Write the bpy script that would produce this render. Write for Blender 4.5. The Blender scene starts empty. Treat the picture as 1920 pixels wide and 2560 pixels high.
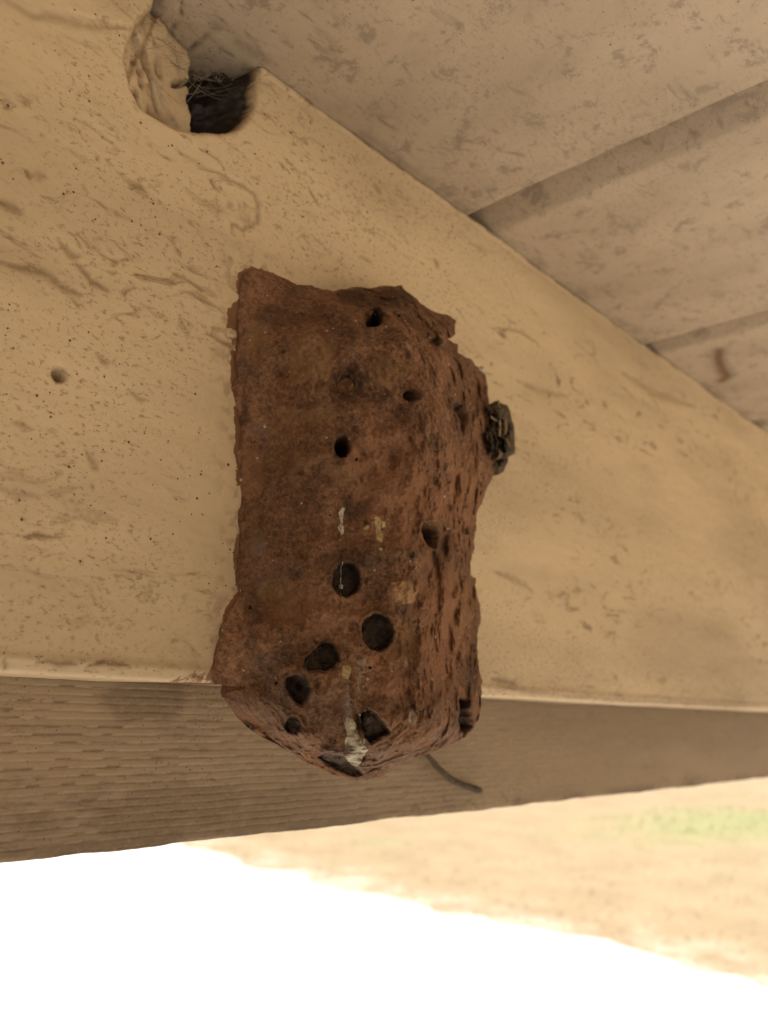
import bpy, math
import numpy as np

# ------------------------------------------------------------------ camera frame
F = 2100.0                       # focal length in photo pixels (photo 1920 x 2560)
H = 1.6                          # eye height above the ground
D1 = np.array([1988.0, 549.0, F]); D1 /= np.linalg.norm(D1)      # along the beam
D2 = np.array([-2331.0, 406.0, F]); D2 -= D2.dot(D1)*D1; D2 /= np.linalg.norm(D2)  # out through the beam
D3 = np.cross(D1, D2)                                             # up
BY = 0.20                        # beam face distance

def ray(px, py):
    u = np.asarray(px, float)-960; v = np.asarray(py, float)-1280
    return (u*D1[0]+v*D1[1]+F*D1[2], u*D2[0]+v*D2[1]+F*D2[2], u*D3[0]+v*D3[1]+F*D3[2])

def on_y(px, py, y=BY):
    a, b, c = ray(px, py)
    return y*a/b, y*c/b          # x, z relative to the eye

S = bpy.context.scene
cam_d = bpy.data.cameras.new('camera'); cam = bpy.data.objects.new('camera', cam_d)
S.collection.objects.link(cam); S.camera = cam
cam_d.sensor_fit = 'VERTICAL'; cam_d.sensor_height = 36; cam_d.sensor_width = 27
cam_d.lens = 36*F/2560; cam_d.clip_start = 0.01; cam_d.clip_end = 2000
from mathutils import Matrix, Vector
R = Matrix(((D1[0], -D1[1], -D1[2]), (D2[0], -D2[1], -D2[2]), (D3[0], -D3[1], -D3[2])))
cam.matrix_world = Matrix.Translation((0, 0, H)) @ R.to_4x4()
cam_d.dof.use_dof = True; cam_d.dof.focus_distance = 0.238; cam_d.dof.aperture_fstop = cam_d.lens/2.3
S.render.resolution_x = 768; S.render.resolution_y = 1024

# ------------------------------------------------------------------ sky, sun, exposure
SUN_EL, SUN_AZ = math.radians(52), math.radians(75)   # azimuth clockwise from +Y
w = bpy.data.worlds.new('World'); S.world = w; w.use_nodes = True
nt = w.node_tree; nt.nodes.clear()
sky = nt.nodes.new('ShaderNodeTexSky'); sky.sky_type = 'NISHITA'; sky.sun_disc = False
sky.sun_elevation = SUN_EL; sky.sun_rotation = SUN_AZ; sky.dust_density = 3.0
bg = nt.nodes.new('ShaderNodeBackground'); bg.inputs[1].default_value = 0.12
ow = nt.nodes.new('ShaderNodeOutputWorld')
nt.links.new(sky.outputs[0], bg.inputs[0]); nt.links.new(bg.outputs[0], ow.inputs[0])
sd = bpy.data.lights.new('sun', 'SUN'); sd.energy = 4.0; sd.angle = math.radians(0.5); sd.color = (1, 0.93, 0.82)
sun = bpy.data.objects.new('sun', sd); S.collection.objects.link(sun)
sv = Vector((math.sin(SUN_AZ)*math.cos(SUN_EL), math.cos(SUN_AZ)*math.cos(SUN_EL), math.sin(SUN_EL)))
sun.rotation_euler = sv.to_track_quat('Z', 'Y').to_euler(); sun.location = (2, 2, 6)
S.view_settings.view_transform = 'Standard'; S.view_settings.look = 'None'
S.view_settings.exposure = 0.92; S.view_settings.gamma = 1.0
S.cycles.max_bounces = 8; S.cycles.diffuse_bounces = 5
S.cycles.use_denoising = True

# ------------------------------------------------------------------ numpy noise
def _h(i, j, k, s):
    n = (i*374761393 + j*668265263 + k*2147483647 + s*1274126177) & 0xffffffff
    n = ((n ^ (n >> 13))*1274126177) & 0xffffffff
    n = ((n ^ (n >> 16))*2246822519) & 0xffffffff
    return ((n ^ (n >> 15)) & 0xffff)/32767.5-1.0

def noise(x, y, z, seed=0):
    x, y, z = np.broadcast_arrays(np.asarray(x, float), np.asarray(y, float), np.asarray(z, float))
    xi, yi, zi = np.floor(x).astype(np.int64), np.floor(y).astype(np.int64), np.floor(z).astype(np.int64)
    fx, fy, fz = x-xi, y-yi, z-zi
    f = lambda t: t*t*t*(t*(t*6-15)+10)
    ux, uy, uz = f(fx), f(fy), f(fz)
    r = 0
    for a in (0, 1):
        for b in (0, 1):
            for c in (0, 1):
                r = r+(ux if a else 1-ux)*(uy if b else 1-uy)*(uz if c else 1-uz)*_h(xi+a, yi+b, zi+c, seed)
    return r

def fbm(x, y, z, sc, octv=4, seed=0, gain=0.5):
    r = 0; a = 1.0; t = 0
    x, y, z = np.asarray(x)*sc, np.asarray(y)*sc, np.asarray(z)*sc
    for o in range(octv):
        r = r+a*noise(x, y, z, seed+o*17); t += a; a *= gain
        x, y, z = x*2.03+5.1, y*2.03+1.7, z*2.03+9.2
    return r/t

def sstep(a, b, x):
    t = np.clip((x-a)/(b-a), 0, 1); return t*t*(3-2*t)

# polygon helpers (photo pixel plane or any plane)
def sdist(poly, x, y):
    """signed distance, positive inside; also nearest point"""
    poly = np.asarray(poly, float); n = len(poly)
    best = np.full(x.shape, 1e18); nx = np.zeros(x.shape); ny = np.zeros(x.shape); ins = np.zeros(x.shape, bool)
    for i in range(n):
        x0, y0 = poly[i]; x1, y1 = poly[(i+1) % n]
        dx, dy = x1-x0, y1-y0; L = dx*dx+dy*dy+1e-12
        t = np.clip(((x-x0)*dx+(y-y0)*dy)/L, 0, 1)
        qx, qy = x0+t*dx, y0+t*dy
        d = (x-qx)**2+(y-qy)**2
        m = d < best; best = np.where(m, d, best); nx = np.where(m, qx, nx); ny = np.where(m, qy, ny)
        if y0 != y1:
            c = ((y0 > y) != (y1 > y)) & (x < dx*(y-y0)/dy+x0)
            ins ^= c
    d = np.sqrt(best)
    return np.where(ins, d, -d), nx, ny

def ldist(pts, x, y):
    """distance to an open polyline and parameter 0..1 along it"""
    best = np.full(x.shape, 1e18); par = np.zeros(x.shape); n = len(pts)-1
    for i in range(n):
        x0, y0 = pts[i]; x1, y1 = pts[i+1]
        dx, dy = x1-x0, y1-y0; L = dx*dx+dy*dy+1e-12
        t = np.clip(((x-x0)*dx+(y-y0)*dy)/L, 0, 1)
        d = (x-x0-t*dx)**2+(y-y0-t*dy)**2
        m = d < best; best = np.where(m, d, best); par = np.where(m, (i+t)/n, par)
    return np.sqrt(best), par

def rough(poly, step=6, amp=2.0, seed=1):
    """subdivide a closed outline and make its edge uneven"""
    poly = np.asarray(poly, float); out = []
    n = len(poly)
    for i in range(n):
        p, q = poly[i], poly[(i+1) % n]; L = np.hypot(*(q-p)); k = max(1, int(L/step))
        for j in range(k):
            out.append(p+(q-p)*j/k)
    out = np.array(out)
    ox = fbm(out[:, 0], out[:, 1], 0.3, 0.06, 3, seed); oy = fbm(out[:, 0], out[:, 1], 7.3, 0.06, 3, seed+5)
    return out+np.stack([ox, oy], 1)*amp*1.8

def ell(cx, cy, rx, ry, n=16, rot=0.0):
    a = np.linspace(0, 2*math.pi, n, endpoint=False); c, s = math.cos(rot), math.sin(rot)
    x, y = rx*np.cos(a), ry*np.sin(a)
    return np.stack([cx+x*c-y*s, cy+x*s+y*c], 1)

# ------------------------------------------------------------------ mesh helpers
def mesh(name, V, faces, mat, parent=None, attrs=None, smooth=True):
    V = np.asarray(V, np.float32)
    me = bpy.data.meshes.new(name)
    if isinstance(faces, np.ndarray):
        nf, k = faces.shape
        me.vertices.add(len(V)); me.vertices.foreach_set('co', V.ravel())
        me.loops.add(nf*k); me.loops.foreach_set('vertex_index', faces.astype(np.int32).ravel())
        me.polygons.add(nf); me.polygons.foreach_set('loop_start', np.arange(0, nf*k, k, dtype=np.int32))
        me.polygons.foreach_set('loop_total', np.full(nf, k, np.int32))
        me.update(calc_edges=True)
    else:
        me.from_pydata([tuple(v) for v in V.tolist()], [], faces)
    me.polygons.foreach_set('use_smooth', np.full(len(me.polygons), smooth))
    for k, val in (attrs or {}).items():
        at = me.attributes.new(k, 'FLOAT', 'POINT'); at.data.foreach_set('value', np.asarray(val, np.float32))
    me.update(); me.validate()
    if mat: me.materials.append(mat)
    o = bpy.data.objects.new(name, me); S.collection.objects.link(o)
    if parent is not None: o.parent = parent
    return o

def empty(name, loc=(0, 0, 0)):
    o = bpy.data.objects.new(name, None); o.empty_display_size = 0.02; o.location = loc
    S.collection.objects.link(o); return o

def tag(o, label=None, cat=None, group=None, kind=None):
    if label: o['label'] = label
    if cat: o['category'] = cat
    if group: o['group'] = group
    if kind: o['kind'] = kind
    return o

def gridfaces(nj, ni, off=0, flip=False):
    j, i = np.meshgrid(np.arange(nj-1), np.arange(ni-1), indexing='ij')
    a = (j*ni+i).ravel()+off; b = a+1; c = a+ni+1; d = a+ni
    return np.stack([a, d, c, b] if flip else [a, b, c, d], 1)

def at(base):      # local offset helper: world point of eye-relative coords minus thing base
    return np.array([0, 0, H])-np.array(base)

def slab(poly, step, front, back, name, mat, base, parent=None, attrs=None):
    """solid piece whose outline is poly (photo pixels), front(px,py)->xyz, back(px,py,P)->xyz (eye-relative)"""
    poly = np.asarray(poly, float)
    x0, y0 = poly.min(0)-step*2; x1, y1 = poly.max(0)+step*2
    X, Y = np.meshgrid(np.arange(x0, x1, step), np.arange(y0, y1, step))
    d, nx, ny = sdist(poly, X, Y)
    keepv = d > -0.35*step
    cell = keepv[:-1, :-1] & keepv[1:, :-1] & keepv[:-1, 1:] & keepv[1:, 1:]
    # drop pinched corners
    used = np.zeros(X.shape, int)
    for a in (0, 1):
        for b in (0, 1):
            used[a:a+cell.shape[0], b:b+cell.shape[1]] += cell
    vb = (used > 0) & (used < 4)
    Xs = np.where(vb, nx, X); Ys = np.where(vb, ny, Y)
    m = used > 0
    idx = -np.ones(X.shape, int); idx[m] = np.arange(m.sum()); n = m.sum()
    px, py = Xs[m], Ys[m]
    P = front(px, py); Q = back(px, py, P)
    a = idx[:-1, :-1][cell]; b = idx[:-1, 1:][cell]; c = idx[1:, 1:][cell]; dd = idx[1:, :-1][cell]
    f1 = np.stack([a, dd, c, b], 1); f2 = np.stack([a, b, c, dd], 1)+n
    # boundary edges -> walls
    E = np.concatenate([f1[:, [0, 1]], f1[:, [1, 2]], f1[:, [2, 3]], f1[:, [3, 0]]])
    key = E[:, 0]*(n+1)+E[:, 1]; rkey = E[:, 1]*(n+1)+E[:, 0]
    be = E[~np.isin(key, rkey)]
    fw = np.stack([be[:, 1], be[:, 0], be[:, 0]+n, be[:, 1]+n], 1)
    V = np.concatenate([P, Q])+at(base)
    at_ = {k: np.concatenate([f(px, py, P), f(px, py, P)]) for k, f in (attrs or {}).items()}
    return mesh(name, V, np.concatenate([f1, f2, fw]), mat, parent, at_)

def tube(pts, rad, sides=8):
    pts = np.asarray(pts, float); n = len(pts); V = []; Fc = []
    rad = np.broadcast_to(np.asarray(rad, float), (n,))
    for i in range(n):
        t = pts[min(i+1, n-1)]-pts[max(i-1, 0)]; t /= np.linalg.norm(t)+1e-12
        u = np.cross(t, (0.31, 0.2, 0.93)); u /= np.linalg.norm(u)+1e-12; v = np.cross(t, u)
        for k in range(sides):
            a = 2*math.pi*k/sides; V.append(pts[i]+rad[i]*(math.cos(a)*u+math.sin(a)*v))
    for i in range(n-1):
        for k in range(sides):
            k2 = (k+1) % sides
            Fc.append((i*sides+k, i*sides+k2, (i+1)*sides+k2, (i+1)*sides+k))
    Fc.append(tuple(range(sides))[::-1]); Fc.append(tuple((n-1)*sides+k for k in range(sides)))
    return V, Fc

# ------------------------------------------------------------------ materials
class Mat:
    def __init__(s, name, rough=0.8, spec=0.3):
        s.m = bpy.data.materials.new(name); s.m.use_nodes = True; s.t = s.m.node_tree
        s.b = s.t.nodes['Principled BSDF']; s.b.inputs['Roughness'].default_value = rough
        s.b.inputs['Specular IOR Level'].default_value = spec
        s.co = s.n('ShaderNodeTexCoord').outputs['Object']
    def n(s, k, **kw):
        nd = s.t.nodes.new(k)
        for a, b in kw.items(): setattr(nd, a, b)
        return nd
    def link(s, a, b): s.t.links.new(a, b)
    def mapped(s, scale=(1, 1, 1), rot=(0, 0, 0), src=None):
        m = s.n('ShaderNodeMapping'); m.inputs['Scale'].default_value = scale; m.inputs['Rotation'].default_value = rot
        s.link(src or s.co, m.inputs[0]); return m.outputs[0]
    def noise(s, scale, detail=4, rough=0.55, vec=None, dist=0.0):
        t = s.n('ShaderNodeTexNoise'); t.inputs['Scale'].default_value = scale; t.inputs['Detail'].default_value = detail
        t.inputs['Roughness'].default_value = rough; t.inputs['Distortion'].default_value = dist
        s.link(vec or s.co, t.inputs['Vector']); return t.outputs['Fac']
    def voro(s, scale, vec=None, rnd=1.0, feature='F1', out='Distance'):
        t = s.n('ShaderNodeTexVoronoi', feature=feature); t.inputs['Scale'].default_value = scale
        t.inputs['Randomness'].default_value = rnd; s.link(vec or s.co, t.inputs['Vector']); return t.outputs[out]
    def ramp(s, v, lo, hi, a=0.0, b=1.0):
        r = s.n('ShaderNodeMapRange', interpolation_type='SMOOTHSTEP')
        for i, x in enumerate((lo, hi, a, b)): r.inputs[i+1].default_value = x
        s.link(v, r.inputs[0]); return r.outputs[0]
    def math(s, op, a, b=0.0):
        m = s.n('ShaderNodeMath', operation=op)
        for i, x in enumerate((a, b)):
            if hasattr(x, 'is_output'): s.link(x, m.inputs[i])
            else: m.inputs[i].default_value = x
        return m.outputs[0]
    def mix(s, fac, a, b):
        m = s.n('ShaderNodeMix', data_type='RGBA')
        for i, x in ((0, fac), (6, a), (7, b)):
            if hasattr(x, 'is_output'): s.link(x, m.inputs[i])
            elif i == 0: m.inputs[i].default_value = x
            else: m.inputs[i].default_value = (*x, 1)
        return m.outputs[2]
    def attr(s, name):
        a = s.n('ShaderNodeAttribute'); a.attribute_name = name; return a.outputs['Fac']
    def sep(s):
        x = s.n('ShaderNodeSeparateXYZ'); s.link(s.co, x.inputs[0]); return x.outputs
    def col(s, c):
        if hasattr(c, 'is_output'): s.link(c, s.b.inputs['Base Color'])
        else: s.b.inputs['Base Color'].default_value = (*c, 1)
    def bump(s, hgt, dist, strength=1.0):
        b = s.n('ShaderNodeBump'); b.inputs['Distance'].default_value = dist; b.inputs['Strength'].default_value = strength
        s.link(hgt, b.inputs['Height'])
        if s.b.inputs['Normal'].is_linked: s.link(s.b.inputs['Normal'].links[0].from_socket, b.inputs['Normal'])
        s.link(b.outputs[0], s.b.inputs['Normal'])

def paint_mat(name, base, base2, grime, gr_amt=1.0, stretch=(0.28, 1, 1), speck=1.0, attrs=(), blot=0.0):
    M = Mat(name, 0.55, 0.35)
    v = M.mapped(stretch)
    c = M.mix(M.ramp(M.noise(14, 3, vec=v), 0.35, 0.68), base, base2)
    # faint yellowed patches
    c = M.mix(M.math('MULTIPLY', M.ramp(M.noise(45, 4, vec=v), 0.5, 0.75), 0.35), c, tuple(0.8*x for x in base2))
    # smudges drawn out along the grain, only inside sparse zones
    zone = M.ramp(M.noise(26, 4, vec=v), 0.40, 0.58)
    sm = M.ramp(M.noise(150, 5, 0.65, vec=M.mapped((0.42, 1, 1)), dist=1.4), 0.53, 0.72)
    c = M.mix(M.math('MULTIPLY', M.math('MULTIPLY', sm, zone), 0.8*gr_amt), c, grime)
    # fine dirt freckles
    zone2 = M.ramp(M.noise(18, 4, 0.7), 0.34, 0.6)
    fr = M.ramp(M.noise(800, 3, 0.75, vec=M.mapped((0.6, 1, 1))), 0.54, 0.66)
    c = M.mix(M.math('MULTIPLY', M.math('MULTIPLY', fr, zone2), 0.62*speck), c, grime)
    # round fly specks: random cells only
    for sc, th, r in ((130, 0.84, 0.065), (300, 0.5, 0.12), (520, 0.6, 0.15)):
        d = M.voro(sc); rnd = M.voro(sc, out='Color')
        xs = M.n('ShaderNodeSeparateColor'); M.link(rnd, xs.inputs[0])
        on = M.ramp(xs.outputs[0], th, th+0.02); sz = M.math('MULTIPLY', xs.outputs[1], r)
        dot = M.math('LESS_THAN', d, sz)
        c = M.mix(M.math('MULTIPLY', M.math('MULTIPLY', dot, on), 0.95*speck), c, (0.05, 0.03, 0.015))
    if blot:   # greyer blots where the coat is thin
        bl = M.ramp(M.noise(75, 7, 0.78, dist=0.3), 0.54, 0.61)
        c = M.mix(M.math('MULTIPLY', bl, blot), c, tuple(0.58*x for x in base))
    if 'grime' in attrs: c = M.mix(M.math('MULTIPLY', M.attr('grime'), M.ramp(M.noise(500, 4, 0.7), 0.2, 0.52)), c, grime)
    if 'mud' in attrs:
        mf = M.ramp(M.math('ADD', M.attr('mud'), M.math('MULTIPLY', M.math('SUBTRACT', M.noise(420, 6, 0.75), 0.5), 1.7)), 0.42, 0.55)
        c = M.mix(mf, c, M.mix(M.noise(250, 3), (0.11, 0.05, 0.02), (0.22, 0.098, 0.036)))
    if 'rot' in attrs: c = M.mix(M.attr('rot'), c, M.mix(M.ramp(M.noise(260, 5), .4, .7), (0.014, 0.009, 0.006), (0.034, 0.02, 0.012)))  # shade of deep recesses painted as a near-black colour
    M.col(c)
    M.bump(M.noise(120, 5, 0.55, vec=M.mapped((0.5, 1, 1))), 0.0010, 0.35)
    M.bump(M.noise(1400, 3, 0.6), 0.00022, 0.5)
    return M.m

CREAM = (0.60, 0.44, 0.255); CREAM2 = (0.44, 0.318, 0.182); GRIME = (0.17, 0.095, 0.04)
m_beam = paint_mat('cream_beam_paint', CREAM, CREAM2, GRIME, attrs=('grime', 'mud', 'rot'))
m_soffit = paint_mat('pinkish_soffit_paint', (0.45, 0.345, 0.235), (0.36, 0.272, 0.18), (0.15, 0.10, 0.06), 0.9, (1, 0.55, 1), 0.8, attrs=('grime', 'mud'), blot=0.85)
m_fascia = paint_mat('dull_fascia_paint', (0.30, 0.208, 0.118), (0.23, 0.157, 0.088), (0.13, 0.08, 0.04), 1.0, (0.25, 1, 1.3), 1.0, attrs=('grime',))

def mud_mat():
    M = Mat('dry_red_mud', 0.95, 0.12)
    c = M.mix(M.ramp(M.noise(38, 4, 0.6), 0.36, 0.64), (0.215, 0.108, 0.055), (0.35, 0.174, 0.090))
    c = M.mix(M.math('MULTIPLY', M.ramp(M.noise(70, 5, 0.65, dist=0.5), 0.5, 0.68), 0.75), c, (0.150, 0.084, 0.052))
    c = M.mix(M.math('MULTIPLY', M.ramp(M.noise(95, 4, 0.6, vec=M.mapped((1, 1, 1), (1, 2, 3))), 0.6, 0.72), 0.5), c, (0.32, 0.18, 0.08))
    gr = M.ramp(M.noise(650, 5, 0.85), 0.33, 0.68, 0.52, 1.42)
    g = M.n('ShaderNodeVectorMath', operation='SCALE'); M.link(c, g.inputs[0]); M.link(gr, g.inputs[3]); c = g.outputs[0]
    c = M.mix(M.math('MULTIPLY', M.ramp(M.noise(170, 6, 0.75, dist=0.6), 0.57, 0.66), 0.5), c, (0.095, 0.054, 0.034))
    c = M.mix(M.attr('shade_stain'), c, (0.036, 0.024, 0.017))  # painted hole shade, with the dark of plugs and blots
    ck = M.ramp(M.math('ADD', M.attr('chalk'), M.math('MULTIPLY', M.math('SUBTRACT', M.noise(420, 6, 0.75), 0.5), 2.3)), 0.6, 0.95)
    chalk = ck
    c = M.mix(M.attr('tan'), c, (0.36, 0.205, 0.09))
    c = M.mix(M.math('MULTIPLY', M.attr('grey'), M.ramp(M.noise(300, 4), 0.35, 0.65, 0.3, 0.9)), c, (0.28, 0.2, 0.15))
    c = M.mix(M.attr('red'), c, (0.385, 0.178, 0.088))
    for sc, th, r, cc in ((330, 0.86, 0.17, (0.62, 0.52, 0.38)), (600, 0.9, 0.2, (0.55, 0.4, 0.25)), (240, 0.86, 0.17, (0.02, 0.012, 0.008))):
        d = M.voro(sc); xs = M.n('ShaderNodeSeparateColor'); M.link(M.voro(sc, out='Color'), xs.inputs[0])
        dot = M.math('LESS_THAN', d, M.math('MULTIPLY', xs.outputs[1], r))
        c = M.mix(M.math('MULTIPLY', dot, M.math('GREATER_THAN', xs.outputs[0], th)), c, cc)
    c = M.mix(M.math('MULTIPLY', chalk, 0.8), c, (0.5, 0.39, 0.27))
    M.col(c)
    M.bump(M.noise(300, 6, 0.72), 0.0026, 0.9)
    M.bump(M.noise(1700, 4, 0.75), 0.0006, 1.0)
    return M.m
m_mud = mud_mat()

def simple(name, c1, c2, sc, rough=0.8, bump=0.0006, bsc=600, spec=0.2, trans=0.0):
    M = Mat(name, rough, spec)
    M.col(M.mix(M.ramp(M.noise(sc, 5, 0.65), 0.35, 0.65), c1, c2)); M.bump(M.noise(bsc, 5, 0.7), bump, 0.8)
    if trans: M.b.inputs['Alpha'].default_value = 1-trans
    return M.m
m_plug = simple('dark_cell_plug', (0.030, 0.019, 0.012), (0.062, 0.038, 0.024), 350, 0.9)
m_tan = simple('tan_cap', (0.34, 0.19, 0.09), (0.22, 0.115, 0.055), 260, 0.95)
m_orange = simple('orange_cap', (0.19, 0.09, 0.035), (0.10, 0.05, 0.022), 300, 0.9)
m_white = simple('chalky_white', (0.62, 0.55, 0.42), (0.36, 0.28, 0.18), 420, 0.8)
m_yellow = simple('yellow_flake', (0.48, 0.36, 0.16), (0.30, 0.2, 0.09), 300, 0.7)
m_resin = simple('pale_resin', (0.46, 0.39, 0.25), (0.17, 0.11, 0.06), 330, 0.45, spec=0.5, bump=0.0015)
m_silk = simple('old_silk', (0.27, 0.19, 0.14), (0.17, 0.11, 0.08), 300, 0.8)
m_bark = simple('dark_flaky_bark', (0.02, 0.014, 0.01), (0.13, 0.085, 0.045), 330, 0.85, 0.002, 420)
m_straw = simple('straw', (0.32, 0.22, 0.12), (0.16, 0.1, 0.05), 300)
m_twig = simple('dark_twig', (0.05, 0.035, 0.02), (0.09, 0.06, 0.035), 200)

# ------------------------------------------------------------------ ground outside
def ground_mats():
    M = Mat('dry_grass_soil', 0.95, 0.1)
    c = M.mix(M.ramp(M.noise(1.6, 5, 0.6), 0.35, 0.65), (0.42, 0.31, 0.18), (0.36, 0.265, 0.15))
    c = M.mix(M.math('MULTIPLY', M.ramp(M.noise(0.45, 4), 0.55, 0.7), 0.5), c, (0.30, 0.29, 0.14))
    vd = M.n('ShaderNodeVectorMath', operation='DISTANCE'); M.link(M.mapped((0.5, 1, 1)), vd.inputs[0]); vd.inputs[1].default_value = (6.9, 5.3, 0)
    gd = M.math('ADD', vd.outputs['Value'], M.math('MULTIPLY', M.math('SUBTRACT', M.noise(1.3, 5, 0.7), 0.5), 3.0))
    c = M.mix(M.ramp(gd, 2.3, 0.0, 0.0, 0.6), c, (0.29, 0.34, 0.13))
    xx = M.math('ADD', M.sep()[0], M.math('MULTIPLY', M.noise(1.6, 6, 0.7), 3.0))
    c = M.mix(M.ramp(xx, 8.1, 6.6), c, (0.62, 0.54, 0.42))
    M.col(c); M.bump(M.noise(30, 5), 0.05, 0.6)
    P = Mat('pale_paving', 0.9, 0.2)
    P.col(P.mix(P.ramp(P.noise(1.2, 5), 0.35, 0.65), (0.66, 0.62, 0.54), (0.60, 0.56, 0.48))); P.bump(P.noise(60, 4), 0.01, 0.5)
    return M.m, P.m
m_dry, m_pave = ground_mats()
g = 400.0
tag(mesh('ground', [(-g, -g, 0), (g, -g, 0), (g, g, 0), (-g, g, 0)], [(0, 1, 2, 3)], m_dry), kind='structure')
ys = np.arange(-6, 40, 0.12)
xe = 5.75+0.25*fbm(ys, 0, 0, 0.7, 4, 3)+0.12*noise(ys*4, 0, 0, 8)
Vp = [(-8, y, 0.004) for y in ys]+[(x, y, 0.004) for x, y in zip(xe, ys)]
n = len(ys)
pv = mesh('paving', Vp, [(i, i+n, i+n+1, i+1) for i in range(n-1)], m_pave, smooth=False); tag(pv, kind='structure')

# dry grass: blades as one mass
rng = np.random.default_rng(4)
N = 14000
gy = rng.uniform(-1, 17, N); gx = 5.7+rng.random(N)**1.3*14+0.25*noise(gy*0.7, 0, 0, 3)
hh = rng.uniform(0.008, 0.028, N); az = rng.uniform(0, 6.28, N); lean = rng.uniform(0, 0.06, N); wd = 0.006
c, s = np.cos(az)*wd, np.sin(az)*wd
V = np.stack([np.stack([gx-c, gy-s, 0*gx], 1), np.stack([gx+c, gy+s, 0*gx], 1), np.stack([gx+np.sin(az)*lean, gy-np.cos(az)*lean, hh], 1)], 1).reshape(-1, 3)
gq = ((gx-13.5)/3.0)**2+((gy-5.4)/1.6)**2+0.9*fbm(gx, gy, 0, 0.8, 4, 6)
green = np.repeat(sstep(1.4, 0.1, gq)*np.random.default_rng(9).random(N)**0.35, 3)
bigger = 1+2.2*sstep(1.2, 0.2, gq); V[2::3, 2] *= bigger
BM = Mat('dry_blades', 0.9, 0.1)
bc = BM.mix(BM.ramp(BM.noise(0.8, 5, 0.65), 0.35, 0.65), (0.42, 0.31, 0.18), (0.37, 0.275, 0.155))
BM.col(BM.mix(BM.attr('green'), bc, (0.24, 0.42, 0.10))); m_blade = BM.m
tag(mesh('grass', V, np.arange(3*N).reshape(-1, 3), m_blade, smooth=False, attrs={'green': green}), kind='stuff', label='sparse dry straw coloured grass with a pale green patch, on the sunlit ground beyond the pale paving', cat='grass')

# unseen roof slab above the soffit boards, added and sized to shade the beam
def box(x0, x1, y0, y1, z0, z1):
    V = [(x, y, z) for z in (z0, z1) for y in (y0, y1) for x in (x0, x1)]
    return V, [(0, 2, 3, 1), (4, 5, 7, 6), (0, 1, 5, 4), (2, 6, 7, 3), (0, 4, 6, 2), (1, 3, 7, 5)]
m_shade_slab = simple('shade_slab_brown', (0.3, 0.22, 0.15), (0.24, 0.17, 0.11), 20)
V, Fc = box(-5.0, 1.95, -3.0, 0.30, H+0.232, H+0.28)
tag(mesh('roof_shade_slab', V, Fc, m_shade_slab, smooth=False), kind='structure')

# ------------------------------------------------------------------ timber beam (dense relief on its face)
ZB, ZT = 0.0045, 0.2087
xs = np.concatenate([np.arange(-1.2, 0.06, 0.06), np.arange(0.072, 0.345, 0.0006), np.arange(0.345, 0.67, 0.0012), np.linspace(0.69, 1.7, 26)])
zf = np.arange(ZB+0.0018, ZT, 0.0006)
arc = [(BY+0.0018*(1-math.cos(t)), ZB+0.0018*(1-math.sin(t))) for t in np.linspace(math.pi/2, 0, 6)]   # underside -> front
prof = [(0.24, ZT), (0.24, 0.1), (0.24, ZB)]+[(y, ZB) for y in np.linspace(0.236, BY+0.0022, 8)]+[(y, z) for y, z in arc][:-1]
prof += [(BY, z) for z in zf]+[(BY, ZT), (0.24, ZT)]
yy = np.array([p[0] for p in prof]); zz = np.array([p[1] for p in prof])
PX, PZ = np.meshgrid(xs, zz); PY = np.meshgrid(xs, yy)[1].copy()
front = sstep(0.206, 0.2005, PY)
def px_line(pts): return [tuple(float(q) for q in on_y(*p)) for p in pts]
rel = 0.0009*fbm(PX*0.3, 0, PZ, 16, 4, 1)+0.00035*fbm(PX*0.3, 0, PZ, 90, 4, 2)+0.00012*fbm(PX, 0, PZ, 420, 3, 3)
grime = np.zeros(PX.shape)
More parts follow.
